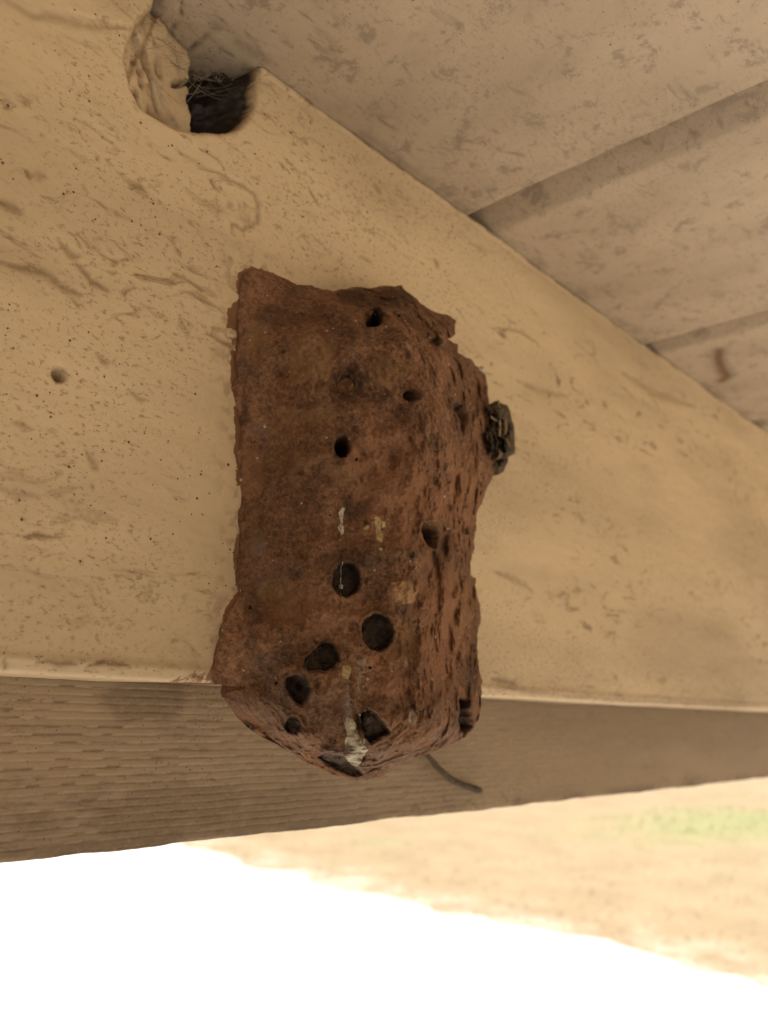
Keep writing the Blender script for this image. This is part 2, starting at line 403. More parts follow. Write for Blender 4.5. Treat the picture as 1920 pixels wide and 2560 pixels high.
# creases in the paint: (pixels, half width mm, depth mm, grime strength)
GR = [([(545, 430), (590, 455), (635, 480), (648, 515), (645, 555), (610, 575), (585, 560), (580, 580)], 0.9, 0.9, 0.55),
      ([(440, 370), (500, 410), (545, 430)], 0.8, 0.3, 0.3), ([(0, 655), (60, 668), (110, 680), (160, 715), (205, 735)], 1.3, 0.6, 0.7),
      ([(190, 655), (235, 700), (275, 725)], 1.2, 0.6, 0.7), ([(0, 505), (55, 530)], 1.5, 0.4, 0.7), ([(85, 435), (110, 440)], 1.8, 0.3, 0.45),
      ([(150, 600), (180, 635), (200, 640)], 1.2, 0.4, 0.6), ([(770, 470), (785, 500), (800, 520)], 0.6, 0.4, 0.7),
      ([(240, 880), (258, 905), (270, 908)], 0.8, 0.5, 0.6), ([(320, 975), (345, 995), (370, 1005)], 0.6, 0.4, 0.6),
      ([(30, 1055), (75, 1070)], 0.8, 0.3, 0.5), ([(60, 1340), (100, 1338), (140, 1342)], 0.8, 0.4, 0.9), ([(90, 1655), (160, 1655), (190, 1660)], 0.7, 0.4, 0.9),
      ([(220, 1662), (262, 1655), (325, 1665)], 0.8, 0.4, 0.95), ([(10, 1650), (16, 1670), (14, 1682)], 0.4, 0.3, 0.9), ([(465, 1430), (485, 1435), (500, 1432)], 0.3, 0.2, 0.8),
      ([(1230, 820), (1290, 825), (1335, 850), (1350, 862)], 0.8, 0.3, 0.5), ([(1245, 830), (1262, 838)], 1.6, 0.5, 0.8), ([(1228, 905), (1232, 912)], 1.0, 0.4, 0.9),
      ([(1295, 950), (1350, 975), (1420, 990)], 2.0, 0.4, 0.35), ([(1560, 930), (1650, 985), (1740, 1015)], 3.0, 0.6, 0.4), ([(1510, 1005), (1517, 1015)], 2.2, 0.6, 0.6),
      ([(1085, 650), (1095, 665)], 1.5, 0.4, 0.7), ([(900, 640), (930, 655)], 1.0, 0.3, 0.4), ([(640, 280), (670, 290), (660, 300)], 0.8, 0.3, 0.4),
      ([(650, 205), (675, 215), (690, 235)], 0.8, 0.3, 0.5), ([(0, 40), (120, 35), (230, 62), (310, 65)], 1.4, 0.7, 0.35), ([(200, 40), (320, 70), (345, 65)], 0.8, 0.4, 0.35),
      ([(1230, 1695), (1290, 1710)], 1.5, 0.3, 0.7), ([(1240, 1430), (1300, 1450), (1330, 1475)], 1.5, 0.3, 0.4), ([(1380, 1735), (1600, 1750), (1900, 1765)], 1.6, 0.3, 0.5),
      ([(1250, 1718), (1380, 1735)], 0.9, 0.3, 0.5), ([(890, 385), (895, 395)], .6, .3, .6), ([(950, 300), (1010, 350), (1080, 395)], 1.0, .3, .3),
      ([(1400, 700), (1480, 760), (1560, 800)], 1.8, .3, .3), ([(0, 1220), (40, 1232), (90, 1240)], 1.2, .2, .4), ([(215, 1130), (238, 1165), (245, 1175)], 1.1, .3, .6)]
jx = PX+0.0007*fbm(PX, 0, PZ, 300, 3, 41); jz = PZ+0.0007*fbm(PX, 0, PZ, 300, 3, 42)
for pts, wmm, dmm, gs in GR:
    L = px_line(pts); x0 = min(p[0] for p in L)-.01; x1 = max(p[0] for p in L)+.01
    cs = np.where((xs > x0) & (xs < x1))[0]
    if len(cs) == 0: continue
    sl = slice(cs[0], cs[-1]+1)
    d, t = ldist(L, jx[:, sl], jz[:, sl]); d *= 1000; taper = 0.35+0.65*np.sin(np.clip(t, 0.03, 0.97)*math.pi)
    rel[:, sl] += 0.6*dmm*0.001*np.exp(-(d/wmm/taper)**2)-0.1*dmm*0.001*np.exp(-((d-1.8*wmm)/wmm)**2)
    grime[:, sl] = np.maximum(grime[:, sl], gs*np.exp(-(d/(wmm*1.1*taper))**2))
# nail pit at the left
cx, cz = on_y(150, 935); d = np.hypot(PX-cx, (PZ-cz)*0.9)*1000
rel += 0.0045*sstep(2.4, 0.5, d); grime = np.maximum(grime, 0.95*sstep(2.3, 0.9, np.hypot(PX-cx+0.0002, PZ-cz+0.0007)*1000))
rel *= front
# broken notch at the top edge
jx = PX+0.0006*fbm(PX, 0, PZ, 150, 3, 51); jz = PZ+0.0006*fbm(PX, 0, PZ, 150, 3, 52)
NOTCH = px_line([(392, -60), (392, 0), (385, 22), (355, 45), (330, 95), (318, 150), (330, 215), (355, 265), (400, 292), (450, 316), (500, 331), (560, 334),
                 (600, 325), (628, 285), (640, 250), (644, 210), (650, 165), (640, 60)])
d, _, _ = sdist(NOTCH, jx, jz); d = np.where(np.abs(PX-0.12) < 0.05, d, -1)*1000
rim = sstep(-2.2, 0.8, d)*0.0022*sstep(0.138, 0.11, PX)+0.0006*sstep(-1.2, 0.0, d)
rel += rim*front
bx = 0.128+0.0022*fbm(PX*0, 0, PZ, 220, 2, 5)+0.10*(0.196-PZ)                # left cream shelf ends here
shelf = 0.005+0.008*sstep(0.104, 0.128, PX)+0.0012*fbm(PX, 0, PZ, 150, 5, 61)+0.0022*sstep(0.0002, -0.0002, (PZ-0.1905)+0.9*(PX-0.112))-0.0015*sstep(-.0003, .0003, PX-0.1065-0.25*(PZ-0.19))
deep = 0.0215+0.0075*fbm(PX, 0, PZ, 230, 5, 62)
for qx, qz, qr in ((363, 165, 1.1), (366, 197, 1.0), (425, 290, 1.3), (398, 262, 1.2), (352, 140, .8), (413, 160, 1.6), (352, 225, .8)):
    ax_, az_ = on_y(qx, qz, BY+.006); shelf = shelf+0.0016*np.exp(-(np.hypot(PX-ax_, (PZ-az_)*.6)*1000/qr)**2)
    grime = np.maximum(grime, 0.9*front*np.exp(-(np.hypot(PX-ax_, (PZ-az_)*.6)*1000/qr/1.3)**2))
core = np.where(PX < bx, shelf, deep-0.0155*sstep(0.1345, 0.1455, PX))
# two slits behind the shelf
for pts, wd_ in (([(0.1075, 0.1935), (0.1125, 0.1875), (0.117, 0.181)], 0.5), ([(0.1215, 0.1925), (0.1275, 0.1985)], 0.6), ([(0.107, 0.177), (0.113, 0.172)], 1.0)):
    dd, _ = ldist(pts, PX, PZ); core = core+0.008*np.exp(-(dd*1000/wd_)**2)
rel += core*sstep(0.0, 1.3, d)*front
rot = sstep(0.0, 0.3, d)*sstep(bx-0.0004, bx+0.0006, PX)*sstep(0.0022, 0.004, rel+0.0012*fbm(PX, 0, PZ, 300, 3, 64))*front  # cavity shade painted dark in the notch, right of the shelf
rot = np.maximum(rot, 0.9*front*sstep(0.017, 0.020, rel))  # same painted cavity shade wherever the relief runs deep
rot = np.maximum(rot, 0.8*front*np.exp(-(np.hypot(PX-cx+0.0007, (PZ-cz+0.0011)*1.3)*1000/1.1)**2))  # near-black crescent painted low in the nail pit
grime = np.maximum(grime, (0.25+0.5*sstep(-0.1, 0.3, fbm(PX, 0, PZ, 120, 3, 65)))*np.exp(-((d-0.6)/1.1)**2)*front)
grime = np.maximum(grime, front*np.exp(-(np.hypot(PX-0.1185, PZ-0.1765)*1000/4.2)**2)*(d > 0))
grime = np.maximum(grime, 0.95*np.exp(-((PZ-ZT+0.0002)*1000/1.1)**2)*sstep(-0.15, 0.3, fbm(PX, 0, PZ, 70, 4, 9))*front)
# mud smears round the nest's left foot
mud = np.zeros(PX.shape)
for poly, s_ in (([(425, 1712), (440, 1688), (492, 1676), (535, 1672), (560, 1700), (600, 1735), (500, 1722)], 0.5), ([(571, 773), (600, 745), (612, 830), (569, 818)], 0.9),
                 ([(572, 842), (606, 835), (606, 870), (590, 872)], 0.6), ([(580, 870), (606, 870), (606, 1040), (590, 1000)], 0.45)):
    dd, _, _ = sdist(px_line(poly), PX, PZ); mud = np.maximum(mud, s_*sstep(-0.0016, 0.0012, dd))
crust = px_line([(630, 674), (603, 690), (600, 745), (590, 870), (588, 925), (590, 1000), (600, 1080), (596, 1180), (604, 1290), (593, 1420), (604, 1480), (565, 1540), (552, 1600), (533, 1690), (560, 1720),
                 (700, 1700), (700, 700)])
dd, _, _ = sdist(crust, PX+0.0010*fbm(PX, 0, PZ, 160, 4, 66), PZ+0.0010*fbm(PX, 0, PZ, 160, 4, 67)); mud = np.maximum(mud, 1.0*sstep(-0.0026, -0.0004, dd)*sstep(-.5, .0, fbm(PX, 0, PZ, 90, 3, 68)))
grime = np.maximum(grime, 0.45*sstep(-0.012, -0.001, dd)*sstep(0.05, .3, fbm(PX, 0, PZ, 350, 4, 69)))
# caulk bead along the soffit joint
rel -= front*0.0004*sstep(ZT-0.0024, ZT-0.0008, PZ)*(1+fbm(PX, 0, 0, 50, 4, 71))*(d < 0)
rel -= front*0.0006*np.exp(-((PZ-ZB-0.0035)*1000/1.2)**2)
PY = PY+rel
PZ2 = PZ-0.0006*fbm(PX, 0, 0, 25, 4, 77)*sstep(0.012, 0.006, PZ)
Vb = np.stack([PX.ravel(), PY.ravel(), PZ2.ravel()+H], 1)
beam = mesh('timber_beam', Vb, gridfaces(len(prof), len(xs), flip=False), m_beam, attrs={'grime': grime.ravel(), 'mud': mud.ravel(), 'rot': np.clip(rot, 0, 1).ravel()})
tag(beam, 'thick cream painted timber beam with a broken notch in its top edge, carrying the mud nest', 'beam')

# dusty cobweb across the notch
rg = np.random.default_rng(77); VV, FF = [], []
def thread(p, q, sag, r_):
    t = np.linspace(0, 1, 9)[:, None]; P = np.array(p)*(1-t)+np.array(q)*t; P[:, 2] -= (4*t*(1-t)*sag)[:, 0]
    V, Fc = tube(P, r_*(0.7+0.6*rg.random(9)), 5); o = len(VV); VV.extend(V); FF.extend([tuple(k+o for k in f) for f in Fc])
for k in range(26):
    x0 = rg.uniform(0.106, 0.131); x1 = x0+rg.uniform(0.004, 0.022); y0 = rg.uniform(0.204, 0.211)
    thread((x0, y0, H+rg.uniform(0.186, 0.203)), (min(x1, 0.147), y0+rg.uniform(-.002, .004), H+rg.uniform(0.196, 0.209)), rg.uniform(0, .002), rg.choice([.00004, .00006, .0001]))
for k in range(16):
    x0 = 0.130+0.001*k+rg.uniform(-.001, .001); yb = 0.2205-0.0007*k
    thread((x0, yb, H+0.2085), (x0+rg.uniform(-.003, .003), yb-.001, H+0.2085-rg.uniform(.001, .0045)), 0, rg.uniform(.00012, .0003))
    thread((x0, yb, H+0.2075), (x0+rg.uniform(.001, .003), yb-.0012, H+0.2065), .0006, rg.uniform(.00012, .0003))
m_web = simple('dusty_web', (0.26, 0.21, 0.15), (0.12, 0.09, 0.06), 500)
tag(mesh('cobweb', np.array(VV), FF, m_web), 'ragged dusty cobweb hanging in the broken notch at the top of the beam', 'cobweb')
# ------------------------------------------------------------------ soffit boards
ZS = 0.2092
labels = ['pinkish cream soffit board meeting the beam above its broken notch, off to the near left', 'wide pinkish cream soffit board above the nest, between the notch and the cracked dark groove',
          'pinkish cream soffit board just right of the cracked dark groove', 'pinkish cream soffit board with the brown blotch, beyond the second groove from the notch',
          'farthest visible cream soffit board at the right edge, beyond the third groove']
for k in range(-1, 4):
    xa = 0.263+0.1705*(k-1)
    lx = np.concatenate([np.linspace(0, 0.022, 30), np.arange(0.0235, 0.1675, 0.0015), np.linspace(0.1678, 0.1698, 6)])
    ly = np.concatenate([np.linspace(-1.1, -0.1, 12), np.arange(-0.08, 0.232, 0.0016), [0.236]])
    LX, LY = np.meshgrid(lx, ly)
    z = ZS+0.0085*(lambda t: 0.5*(t+np.sqrt(t*t+0.012)))(1-LX/0.0185)+0.0011*sstep(0.1688, 0.1698, LX)
    z = z-0.00025*np.exp(-((LX-0.166)*1000/1.5)**2)
    z = z+0.0004*fbm(LX+xa, LY*0.5, 0, 30, 4, 80+k)+0.00015*fbm(LX+xa, LY, 0, 300, 3, 90+k)
    xw = LX+xa+sstep(0.165, 0.17, LX)*0.0006*fbm(LY, 0, 0, 90, 4, 95+k)
    grime_shade = 1.0*np.exp(-((LX-0.1695)*1000/1.0)**2)*sstep(-0.4, 0.1, fbm(LY, 0, k, 70, 4, 20))
    grime_shade = np.maximum(grime_shade, 0.22*sstep(0.0195, 0.0165, LX)); grime_shade = np.maximum(grime_shade, 0.5*sstep(0.006, 0.0, LX)*sstep(-0.2, 0.4, fbm(LX+xa, LY, 0, 90, 4, 33)))  # even cove shade painted into the colour, then patchy grime at the seam
    grime_shade = np.maximum(grime_shade, 0.5*np.exp(-((LY-0.197)*1000/2.5)**2)*sstep(-0.2, 0.4, fbm(LX+xa, LY, 0, 70, 4, 34)))
    mdb = np.zeros(LX.shape)
    if k == 2:   # brown mud blotch
        L = []
        for p in ((1798, 876), (1796, 900), (1806, 926), (1818, 940), (1804, 952)):
            a, b, c = ray(*p); L.append((ZS*a/c, ZS*b/c))
        dd, _ = ldist(L, LX+xa, LY); mdb = 0.62*np.exp(-(dd*1000/3.2)**2); grime_shade = np.maximum(grime_shade, 1.0*np.exp(-(dd*1000/4.2)**2))
        L = []
        for p in ((1780, 790), (1840, 810), (1920, 790)):
            a, b, c = ray(*p); L.append((ZS*a/c, ZS*b/c))
        dd, _ = ldist(L, LX+xa, LY); grime_shade = np.maximum(grime_shade, 0.6*np.exp(-(dd*1000/4.0)**2))
    if k == 0:   # hairline scratch beside the notch
        for pq in (((474, 125), (520, 92), (556, 64)), ((425, 118), (432, 70), (455, 40), (455, 12)), ((610, 165), (680, 215), (740, 280))):
            L = []
            for p in pq:
                a, b, c = ray(*p); L.append((ZS*a/c, ZS*b/c))
            dd, _ = ldist(L, LX+xa+0.0004*fbm(LX, LY, 0, 300, 2, 5), LY); grime_shade = np.maximum(grime_shade, np.exp(-(dd*1000/0.45)**2)); z = z+0.0006*np.exp(-(dd*1000/0.5)**2)
    nj, ni = LX.shape
    top = np.stack([xw.ravel(), LY.ravel(), np.full(LX.size, ZS+0.021)], 1); bot = np.stack([xw.ravel(), LY.ravel(), z.ravel()], 1)
    # closed skirt: outline of the grid
    ring = np.concatenate([np.arange(ni), np.arange(1, nj)*ni+ni-1, (nj-1)*ni+np.arange(ni-2, -1, -1), np.arange(nj-2, 0, -1)*ni])
    rt = bot[ring].copy(); rt[:, 2] = ZS+0.0215
    nb = len(bot); r2 = np.roll(np.arange(len(ring)), -1)
    skirt = np.stack([ring, ring[r2], nb+r2, nb+np.arange(len(ring))], 1)
    base = np.array((xa+0.085, 0.0, H+ZS))
    V = np.concatenate([bot, rt])+np.array([0, 0, H])-base
    ob = mesh('soffit_board', V, np.concatenate([gridfaces(nj, ni, flip=True), skirt]), m_soffit, attrs={'grime': np.concatenate([grime_shade.ravel(), np.zeros(len(rt))]), 'mud': np.concatenate([mdb.ravel(), np.zeros(len(rt))])})
    ob.location = base
    tag(ob, labels[k+1], 'board', 'soffit boards above the beam')

# ------------------------------------------------------------------ fascia board behind the beam
fx = np.concatenate([np.linspace(-1.2, 0.07, 10), np.arange(0.08, 0.42, 0.0007), np.arange(0.42, 0.78, 0.002), np.linspace(0.8, 1.7, 15)])
YF = 0.2422; ZF = -0.0455
fz = np.concatenate([np.arange(ZF+0.0006, 0.012, 0.00028), [0.05, 0.2]])
fp = [(YF+0.018, 0.2), (YF+0.018, ZF), (YF+0.001, ZF), (YF+0.0003, ZF+0.0002)]+[(YF, z) for z in fz]+[(YF+0.018, 0.2)]
yy = np.array([p[0] for p in fp]); zz = np.array([p[1] for p in fp])
PX, PZ = np.meshgrid(fx, zz); PY = np.meshgrid(fx, yy)[1].copy()
fr = (np.abs(PY-YF) < 0.0004)*1.0
warp = 0.0003*fbm(PX, 0, PZ, 45, 3, 101)+0.00010*noise(PX*150, 0, PZ*80, 111)
rowc = (PZ+warp)/0.00235; ri = np.floor(rowc); rf = rowc-ri
seg = noise(PX*170+ri*13.7, ri*3.1, 0, 102); seg2 = noise(PX*320+ri*7.7, ri*1.3, 4, 105)
rid_ = ri.astype(np.int64)
cw = PX/0.0052+3*_h(rid_, 0*rid_, 0*rid_, 3)+0.5*noise(PX*160, ri*2.3, 0, 109)
ci = np.floor(cw).astype(np.int64); cf = cw-ci
cr = 0.5+0.5*_h(ci, rid_, 0*rid_, 7)                       # one value per little pillow of the weave
fine = 0.5+0.5*np.cos(PX/0.00125*2*math.pi+3*_h(rid_, 0*rid_, 0*rid_, 9))
lip = (1-np.abs(2*rf-1)**5)*(0.55+0.75*cr)*(1-0.7*np.abs(2*cf-1)**9)*(0.72+0.38*fine)
amp = 0.00030*sstep(0.55, 0.22, PX)*(0.65+0.5*sstep(-.3, .4, fbm(PX, 0, PZ, 20, 3, 103)))
PY = PY-fr*(amp*lip+0.0004*fbm(PX*.4, 0, PZ, 60, 4, 104))
cre = sstep(0.36, 0.08, rf)*sstep(0.55, 0.15, cr)*sstep(-0.35, 0.25, fbm(PX, 0, PZ, 30, 4, 107))
grime = np.clip(0.95*cre*sstep(0.40, 0.16, PX)+0.2*cre, 0, 0.9)*fr
grime = np.maximum(grime, 0.55*fr*sstep(0.30, 0.16, PX)*sstep(0.05, 0.35, fbm(PX*0.6, 0, PZ, 55, 5, 108)))
grime = np.maximum(grime, 0.7*fr*sstep(ZF+0.006, ZF+0.001, PZ)*sstep(-.3, .2, fbm(PX, 0, PZ, 60, 4, 110)))
PZb = PZ+0.0010*fbm(PX, 0, 0, 40, 4, 106)*sstep(ZF+0.004, ZF, PZ)
Vf = np.stack([PX.ravel(), PY.ravel(), PZb.ravel()+H], 1)
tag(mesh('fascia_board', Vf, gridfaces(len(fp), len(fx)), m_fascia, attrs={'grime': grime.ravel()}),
    'dull beige fascia board with fine ribbed texture hanging behind and below the beam', 'board')

# ------------------------------------------------------------------ mud nest
OUT = [(630, 674), (612, 682), (603, 701), (603, 725), (600, 745), (597, 790), (598, 826), (602, 848), (595, 870), (588, 896), (592, 925), (598, 944), (584, 961), (588, 997), (598, 1034),
       (615, 1060), (612, 1088), (604, 1120), (591, 1129), (598, 1148), (609, 1165), (594, 1186), (603, 1206), (605, 1233), (610, 1250), (601, 1269), (598, 1300), (604, 1336),
       (604, 1370), (592, 1397), (595, 1416), (593, 1442), (604, 1466), (610, 1483), (591, 1507), (567, 1533), (571, 1550), (557, 1562), (554, 1589), (545, 1613), (537, 1650), (532, 1684), (537, 1707),
       (546, 1710), (585, 1713), (618, 1717), (578, 1729), (600, 1743), (622, 1757), (629, 1777), (646, 1796), (657, 1812), (671, 1833), (709, 1868), (771, 1906), (833, 1937), (887, 1952), (933, 1945), (972, 1929),
       (1010, 1906), (1026, 1893), (1068, 1887), (1107, 1870), (1153, 1850), (1180, 1825), (1195, 1798), (1203, 1757), (1205, 1709), (1197, 1673), (1195, 1637), (1194, 1589),
       (1197, 1569), (1202, 1536), (1199, 1514), (1190, 1475), (1188, 1446), (1177, 1436), (1175, 1402), (1184, 1385), (1186, 1349), (1193, 1316), (1190, 1296), (1195, 1277),
       (1213, 1243), (1223, 1214), (1235, 1185), (1237, 1156), (1239, 1089), (1233, 1060), (1221, 1039), (1220, 984), (1216, 938), (1194, 918), (1178, 898), (1143, 883), (1144, 860),
       (1121, 850), (1138, 834), (1139, 801), (1125, 791), (1082, 777), (1062, 766), (1027, 733), (1001, 715), (951, 714), (920, 719), (902, 714), (877, 718), (868, 723), (829, 726),
       (805, 723), (781, 713), (742, 712), (728, 702), (694, 690), (660, 686), (646, 678)]
OUTR = rough(rough(OUT, 5, 2.6, 11), 2.2, 1.6, 13)
CT = []      # control heights in mm
def row(y, *p):
    for x, h in p: CT.append((x, y, h))
row(678, (632, 1)); row(705, (606, 1), (680, 2.5), (740, 3))
row(722, (604, 1), (780, 4), (860, 8), (950, 12), (1010, 13))
row(770, (602, 1), (660, 5), (760, 10), (860, 18), (950, 24), (1020, 24), (1070, 18), (1120, 15))
row(840, (600, 1.2), (660, 7), (760, 17), (860, 25), (950, 31), (1040, 32), (1100, 26), (1130, 20))
row(920, (594, 1.2), (660, 7), (760, 19), (860, 27), (950, 33), (1050, 36), (1110, 33), (1160, 25), (1205, 16))
row(1020, (596, 1.2), (660, 7), (760, 19), (860, 28), (950, 34), (1050, 38), (1110, 37), (1165, 28), (1215, 18))
row(1130, (600, 1.2), (660, 7), (760, 18), (860, 27), (950, 34), (1050, 38), (1120, 35), (1180, 26), (1232, 15))
row(1250, (606, 1.2), (670, 7), (760, 17), (860, 26), (950, 33), (1050, 37), (1120, 32), (1170, 24), (1205, 16))
row(1370, (602, 1.2), (670, 8), (760, 18), (860, 26), (950, 33), (1050, 36), (1110, 31), (1150, 25), (1182, 17))
row(1480, (600, 1.2), (670, 9), (760, 19), (860, 27), (950, 34), (1050, 36), (1110, 31), (1150, 25), (1188, 17))
row(1600, (552, 1.2), (640, 9), (740, 18), (860, 28), (950, 35), (1050, 36), (1100, 31), (1150, 25), (1193, 17))
row(1712, (545, 0.8), (580, 1.0))
row(1695, (538, 1.0), (625, 7), (720, 18), (840, 29), (950, 36), (1050, 37), (1110, 32), (1160, 26), (1202, 18))
row(1760, (622, 6), (700, 16), (840, 30), (950, 36), (1050, 37), (1130, 31), (1195, 18))
row(1830, (672, 7), (760, 21), (860, 30), (950, 35), (1050, 35), (1120, 29), (1172, 18))
row(1890, (750, 11), (850, 24), (950, 28), (1060, 23))
row(1945, (890, 15), (930, 15)); 
CT = np.array(CT, float)
def tps_fit(P, v, lam=0.5):
    X = P/100.0; d = np.hypot(X[:, None, 0]-X[None, :, 0], X[:, None, 1]-X[None, :, 1])
    K = d*d*np.log(d+1e-9)+lam*np.eye(len(X))*0.05; n = len(X)
    A = np.zeros((n+3, n+3)); A[:n, :n] = K; A[:n, n] = 1; A[:n, n+1:] = X; A[n, :n] = 1; A[n+1:, :n] = X.T
    return np.linalg.solve(A, np.concatenate([v, np.zeros(3)])), X
TW, TX = tps_fit(CT[:, :2], CT[:, 2])
def tps(px, py):
    x, y = px/100.0, py/100.0; r = TW[-3]+TW[-2]*x+TW[-1]*y
    for k in range(len(TX)):
        d = np.hypot(x-TX[k, 0], y-TX[k, 1]); r = r+TW[k]*d*d*np.log(d+1e-9)
    return r

P_TOP = [(913, 807), (920, 794), (933, 781), (935, 770), (951, 774), (958, 784), (958, 804), (943, 815), (915, 815)]
P_RT = [(1057, 1307), (1083, 1306), (1093, 1320), (1095, 1349), (1088, 1371), (1069, 1366), (1059, 1349), (1052, 1325)]
P_C = [(812, 1606), (834, 1610), (847, 1630), (846, 1651), (834, 1671), (810, 1678), (771, 1677), (759, 1663), (764, 1644), (783, 1625)]
P_D = [(709, 1719), (718, 1695), (740, 1686), (767, 1697), (779, 1724), (771, 1750), (752, 1765), (733, 1750), (721, 1731)]
P_F = [(918, 1770), (941, 1783), (964, 1806), (976, 1829), (956, 1841), (925, 1860), (910, 1844), (902, 1817), (906, 1794)]
P_G = [(1153, 1742), (1174, 1756), (1182, 1787), (1182, 1814), (1165, 1837), (1153, 1829), (1147, 1794), (1147, 1763)]
P_H = [(794, 1891), (814, 1883), (848, 1887), (879, 1906), (902, 1926), (910, 1937), (891, 1946), (841, 1926), (810, 1906)]
P_A = ell(866, 1449, 37, 44); P_B = ell(943, 1580, 41, 48); P_E = ell(733, 1814, 21, 23)
# (outline, depth mm, wall width px, painted pit shade, seed)
PITS = [(P_TOP, 18, 4, 1, 1), (ell(1029, 988, 23, 15), 17, 4, 1, 2), (ell(856, 1116, 21, 28, 16, 0.2), 18, 4, 1, 3), (P_RT, 14, 4, 1, 4),
        (P_A, 4.4, 5, .9, 5), (P_B, 4.8, 6, .9, 6), (P_C, 3.8, 5, .9, 7), (P_D, 4.5, 6, .9, 8), (ell(752, 1714, 12, 14), 7, 4, 1, 9), (P_E, 3.2, 5, .9, 10),
        (P_F, 5, 5, .8, 11), (ell(911, 1793, 8, 15, 12, 0.2), 5, 4, 1, 12), (P_G, 6, 4, .9, 13), (P_H, 3.5, 5, .75, 14), ([(1075, 845), (1090, 842), (1102, 855), (1098, 866), (1086, 862)], 3, 5, .6, 15),
        ([(1136, 1004), (1160, 1012), (1172, 1035), (1164, 1070), (1152, 1086), (1149, 1047), (1135, 1027)], 5, 9, .5, 16), (ell(1122, 1202, 6, 9), 2.2, 4, .5, 17), (ell(1170, 1325, 9, 13), 2, 6, .5, 18),
        (ell(867, 958, 24, 26), 1.4, 5, .7, 19), (ell(1085, 1200, 5, 10), 1.6, 3, .4, 20), (ell(712, 876, 12, 6, 10, -.3), 1.2, 5, .5, 21), (ell(1166, 1262, 7, 9), 1.6, 4, .4, 22),
        (ell(1138, 1486, 5, 14), 1.8, 4, .4, 23), (ell(1030, 1390, 4, 4), 1.5, 3, .6, 24)]
PITS = [(rough(p, 6, 2.6, 30+s), d, w_, so, s) for p, d, w_, so, s in PITS]
# soft dents: (cx,cy,rx,ry,mm)
DENT = [(1034, 972, 42, 32, 2.0), (857, 1112, 44, 46, 1.2), (943, 1578, 66, 72, 1.8), (866, 1449, 56, 62, 1.0), (935, 790, 42, 42, 1.6), (1110, 1345, 34, 48, 3.0), (803, 1640, 62, 52, 1.0),
        (745, 1722, 55, 56, 1.4), (733, 1812, 40, 42, 1.4), (890, 1810, 26, 34, 2.6), (1168, 1715, 26, 42, 1.5), (670, 800, 60, 40, 1.2), (780, 860, 60, 50, -1.2), (700, 1180, 70, 60, -0.8),
        (900, 1380, 120, 30, -0.9), (1005, 1480, 44, 40, -0.8), (640, 1040, 30, 90, 0.8), (700, 1560, 80, 60, -1.2), (640, 1500, 50, 50, 1.0), (1110, 830, 34, 34, -2.6), (1010, 900, 60, 40, -1.2),
        (1060, 850, 40, 26, 2.0), (980, 760, 40, 26, -1.6), (900, 1255, 60, 60, 0.9), (1070, 1050, 50, 60, -1.4), (1010, 1790, 50, 50, -1.6), (960, 1700, 60, 40, -1.0), (1165, 1120, 30, 50, 1.4),
        (1185, 1190, 22, 50, -1.6), (1150, 1400, 22, 60, 1.2), (1160, 1530, 26, 60, -1.4), (1140, 1640, 30, 70, -1.0)]
LOBE = [(1080, 868), (1097, 905), (1118, 943), (1135, 969), (1143, 994), (1134, 1009), (1134, 1027), (1149, 1047), (1152, 1075), (1146, 1098), (1150, 1160), (1300, 1160), (1300, 868)]

def fields(px, py):
    px, py = np.asarray(px, float), np.asarray(py, float)
    h = np.clip(tps(px, py)-0.35, 0.4, 42)*0.001
    a, b, c = ray(px, py); y = BY-h; X = y*a/b; Z = y*c/b
    side = sstep(1040, 1130, px+18*fbm(X, 0, Z, 60, 2, 6))
    pitmm = np.zeros(px.shape); shade_stain = np.zeros(px.shape)
    edge = sstep(0.0, 0.012, h)
    dm = 0
    for cx, cy, rx, ry, mm in DENT:
        q = ((px-cx)/rx)**2+((py-cy)/ry)**2; dm = dm+mm*np.exp(-1.4*q)
    d, _, _ = sdist(LOBE, px, py); dm = dm+5.0*sstep(-2, 7, d)*sstep(1290, 1150, px)*sstep(1165, 1085, py)*sstep(880, 930, py)
    # lumps laid pellet by pellet, grain, and near-vertical furrows on the right flank
    n1 = fbm(X, y, Z, 60, 4, 201); n2 = fbm(X, y, Z*0.8, 170, 4, 202, 0.6); n3 = fbm(X, y, Z, 800, 3, 203, 0.7)
    fur = fbm(X+0.3*Z, y, Z*0.75, 230, 4, 204, 0.6)
    rid = 1-np.abs(fbm(X, y, Z, 85, 3, 208))*4
    bump = 4.0*n1+3.4*fbm(X, y, Z, 95, 2, 211)+1.9*n2+0.6*n3+side*(0.3*fur+0.1*n2)-(1.6-1.0*side)*np.clip(fbm(X, y, Z, 400, 3, 209)-0.22, 0, 1)-0.25*np.clip(rid, 0, 1)**3
    low = sstep(1640, 1860, py); bump = bump+low*0.9*fbm(X+0.5*Z, y, Z, 150, 4, 205, 0.6)
    h = h+edge*(bump-dm)*0.001+(1-edge)*0.00025*n2
    for p, dep, w_, so, s in PITS:
        x0, y0 = p.min(0)-22; x1, y1 = p.max(0)+22
        m = (px > x0) & (px < x1) & (py > y0) & (py < y1)
        if not m.any(): continue
        d, _, _ = sdist(p, px[m], py[m])
        pitmm[m] = np.maximum(pitmm[m], dep*sstep(0, w_, d))
        shade_stain[m] = np.maximum(shade_stain[m], so*np.maximum(sstep(-0.5, 2.0, d), 0.35*sstep(-14, 0, d)))  # shade of the holes put into the colour, fading past the rim
        h[m] += 0.0007*np.exp(-((d+5)/4.5)**2)*(dep > 2.2)*(1+0.8*fbm(px[m], py[m], 0, 0.05, 2, s))
    h = np.maximum(h, 0.0005)
    return h, pitmm*0.001, shade_stain

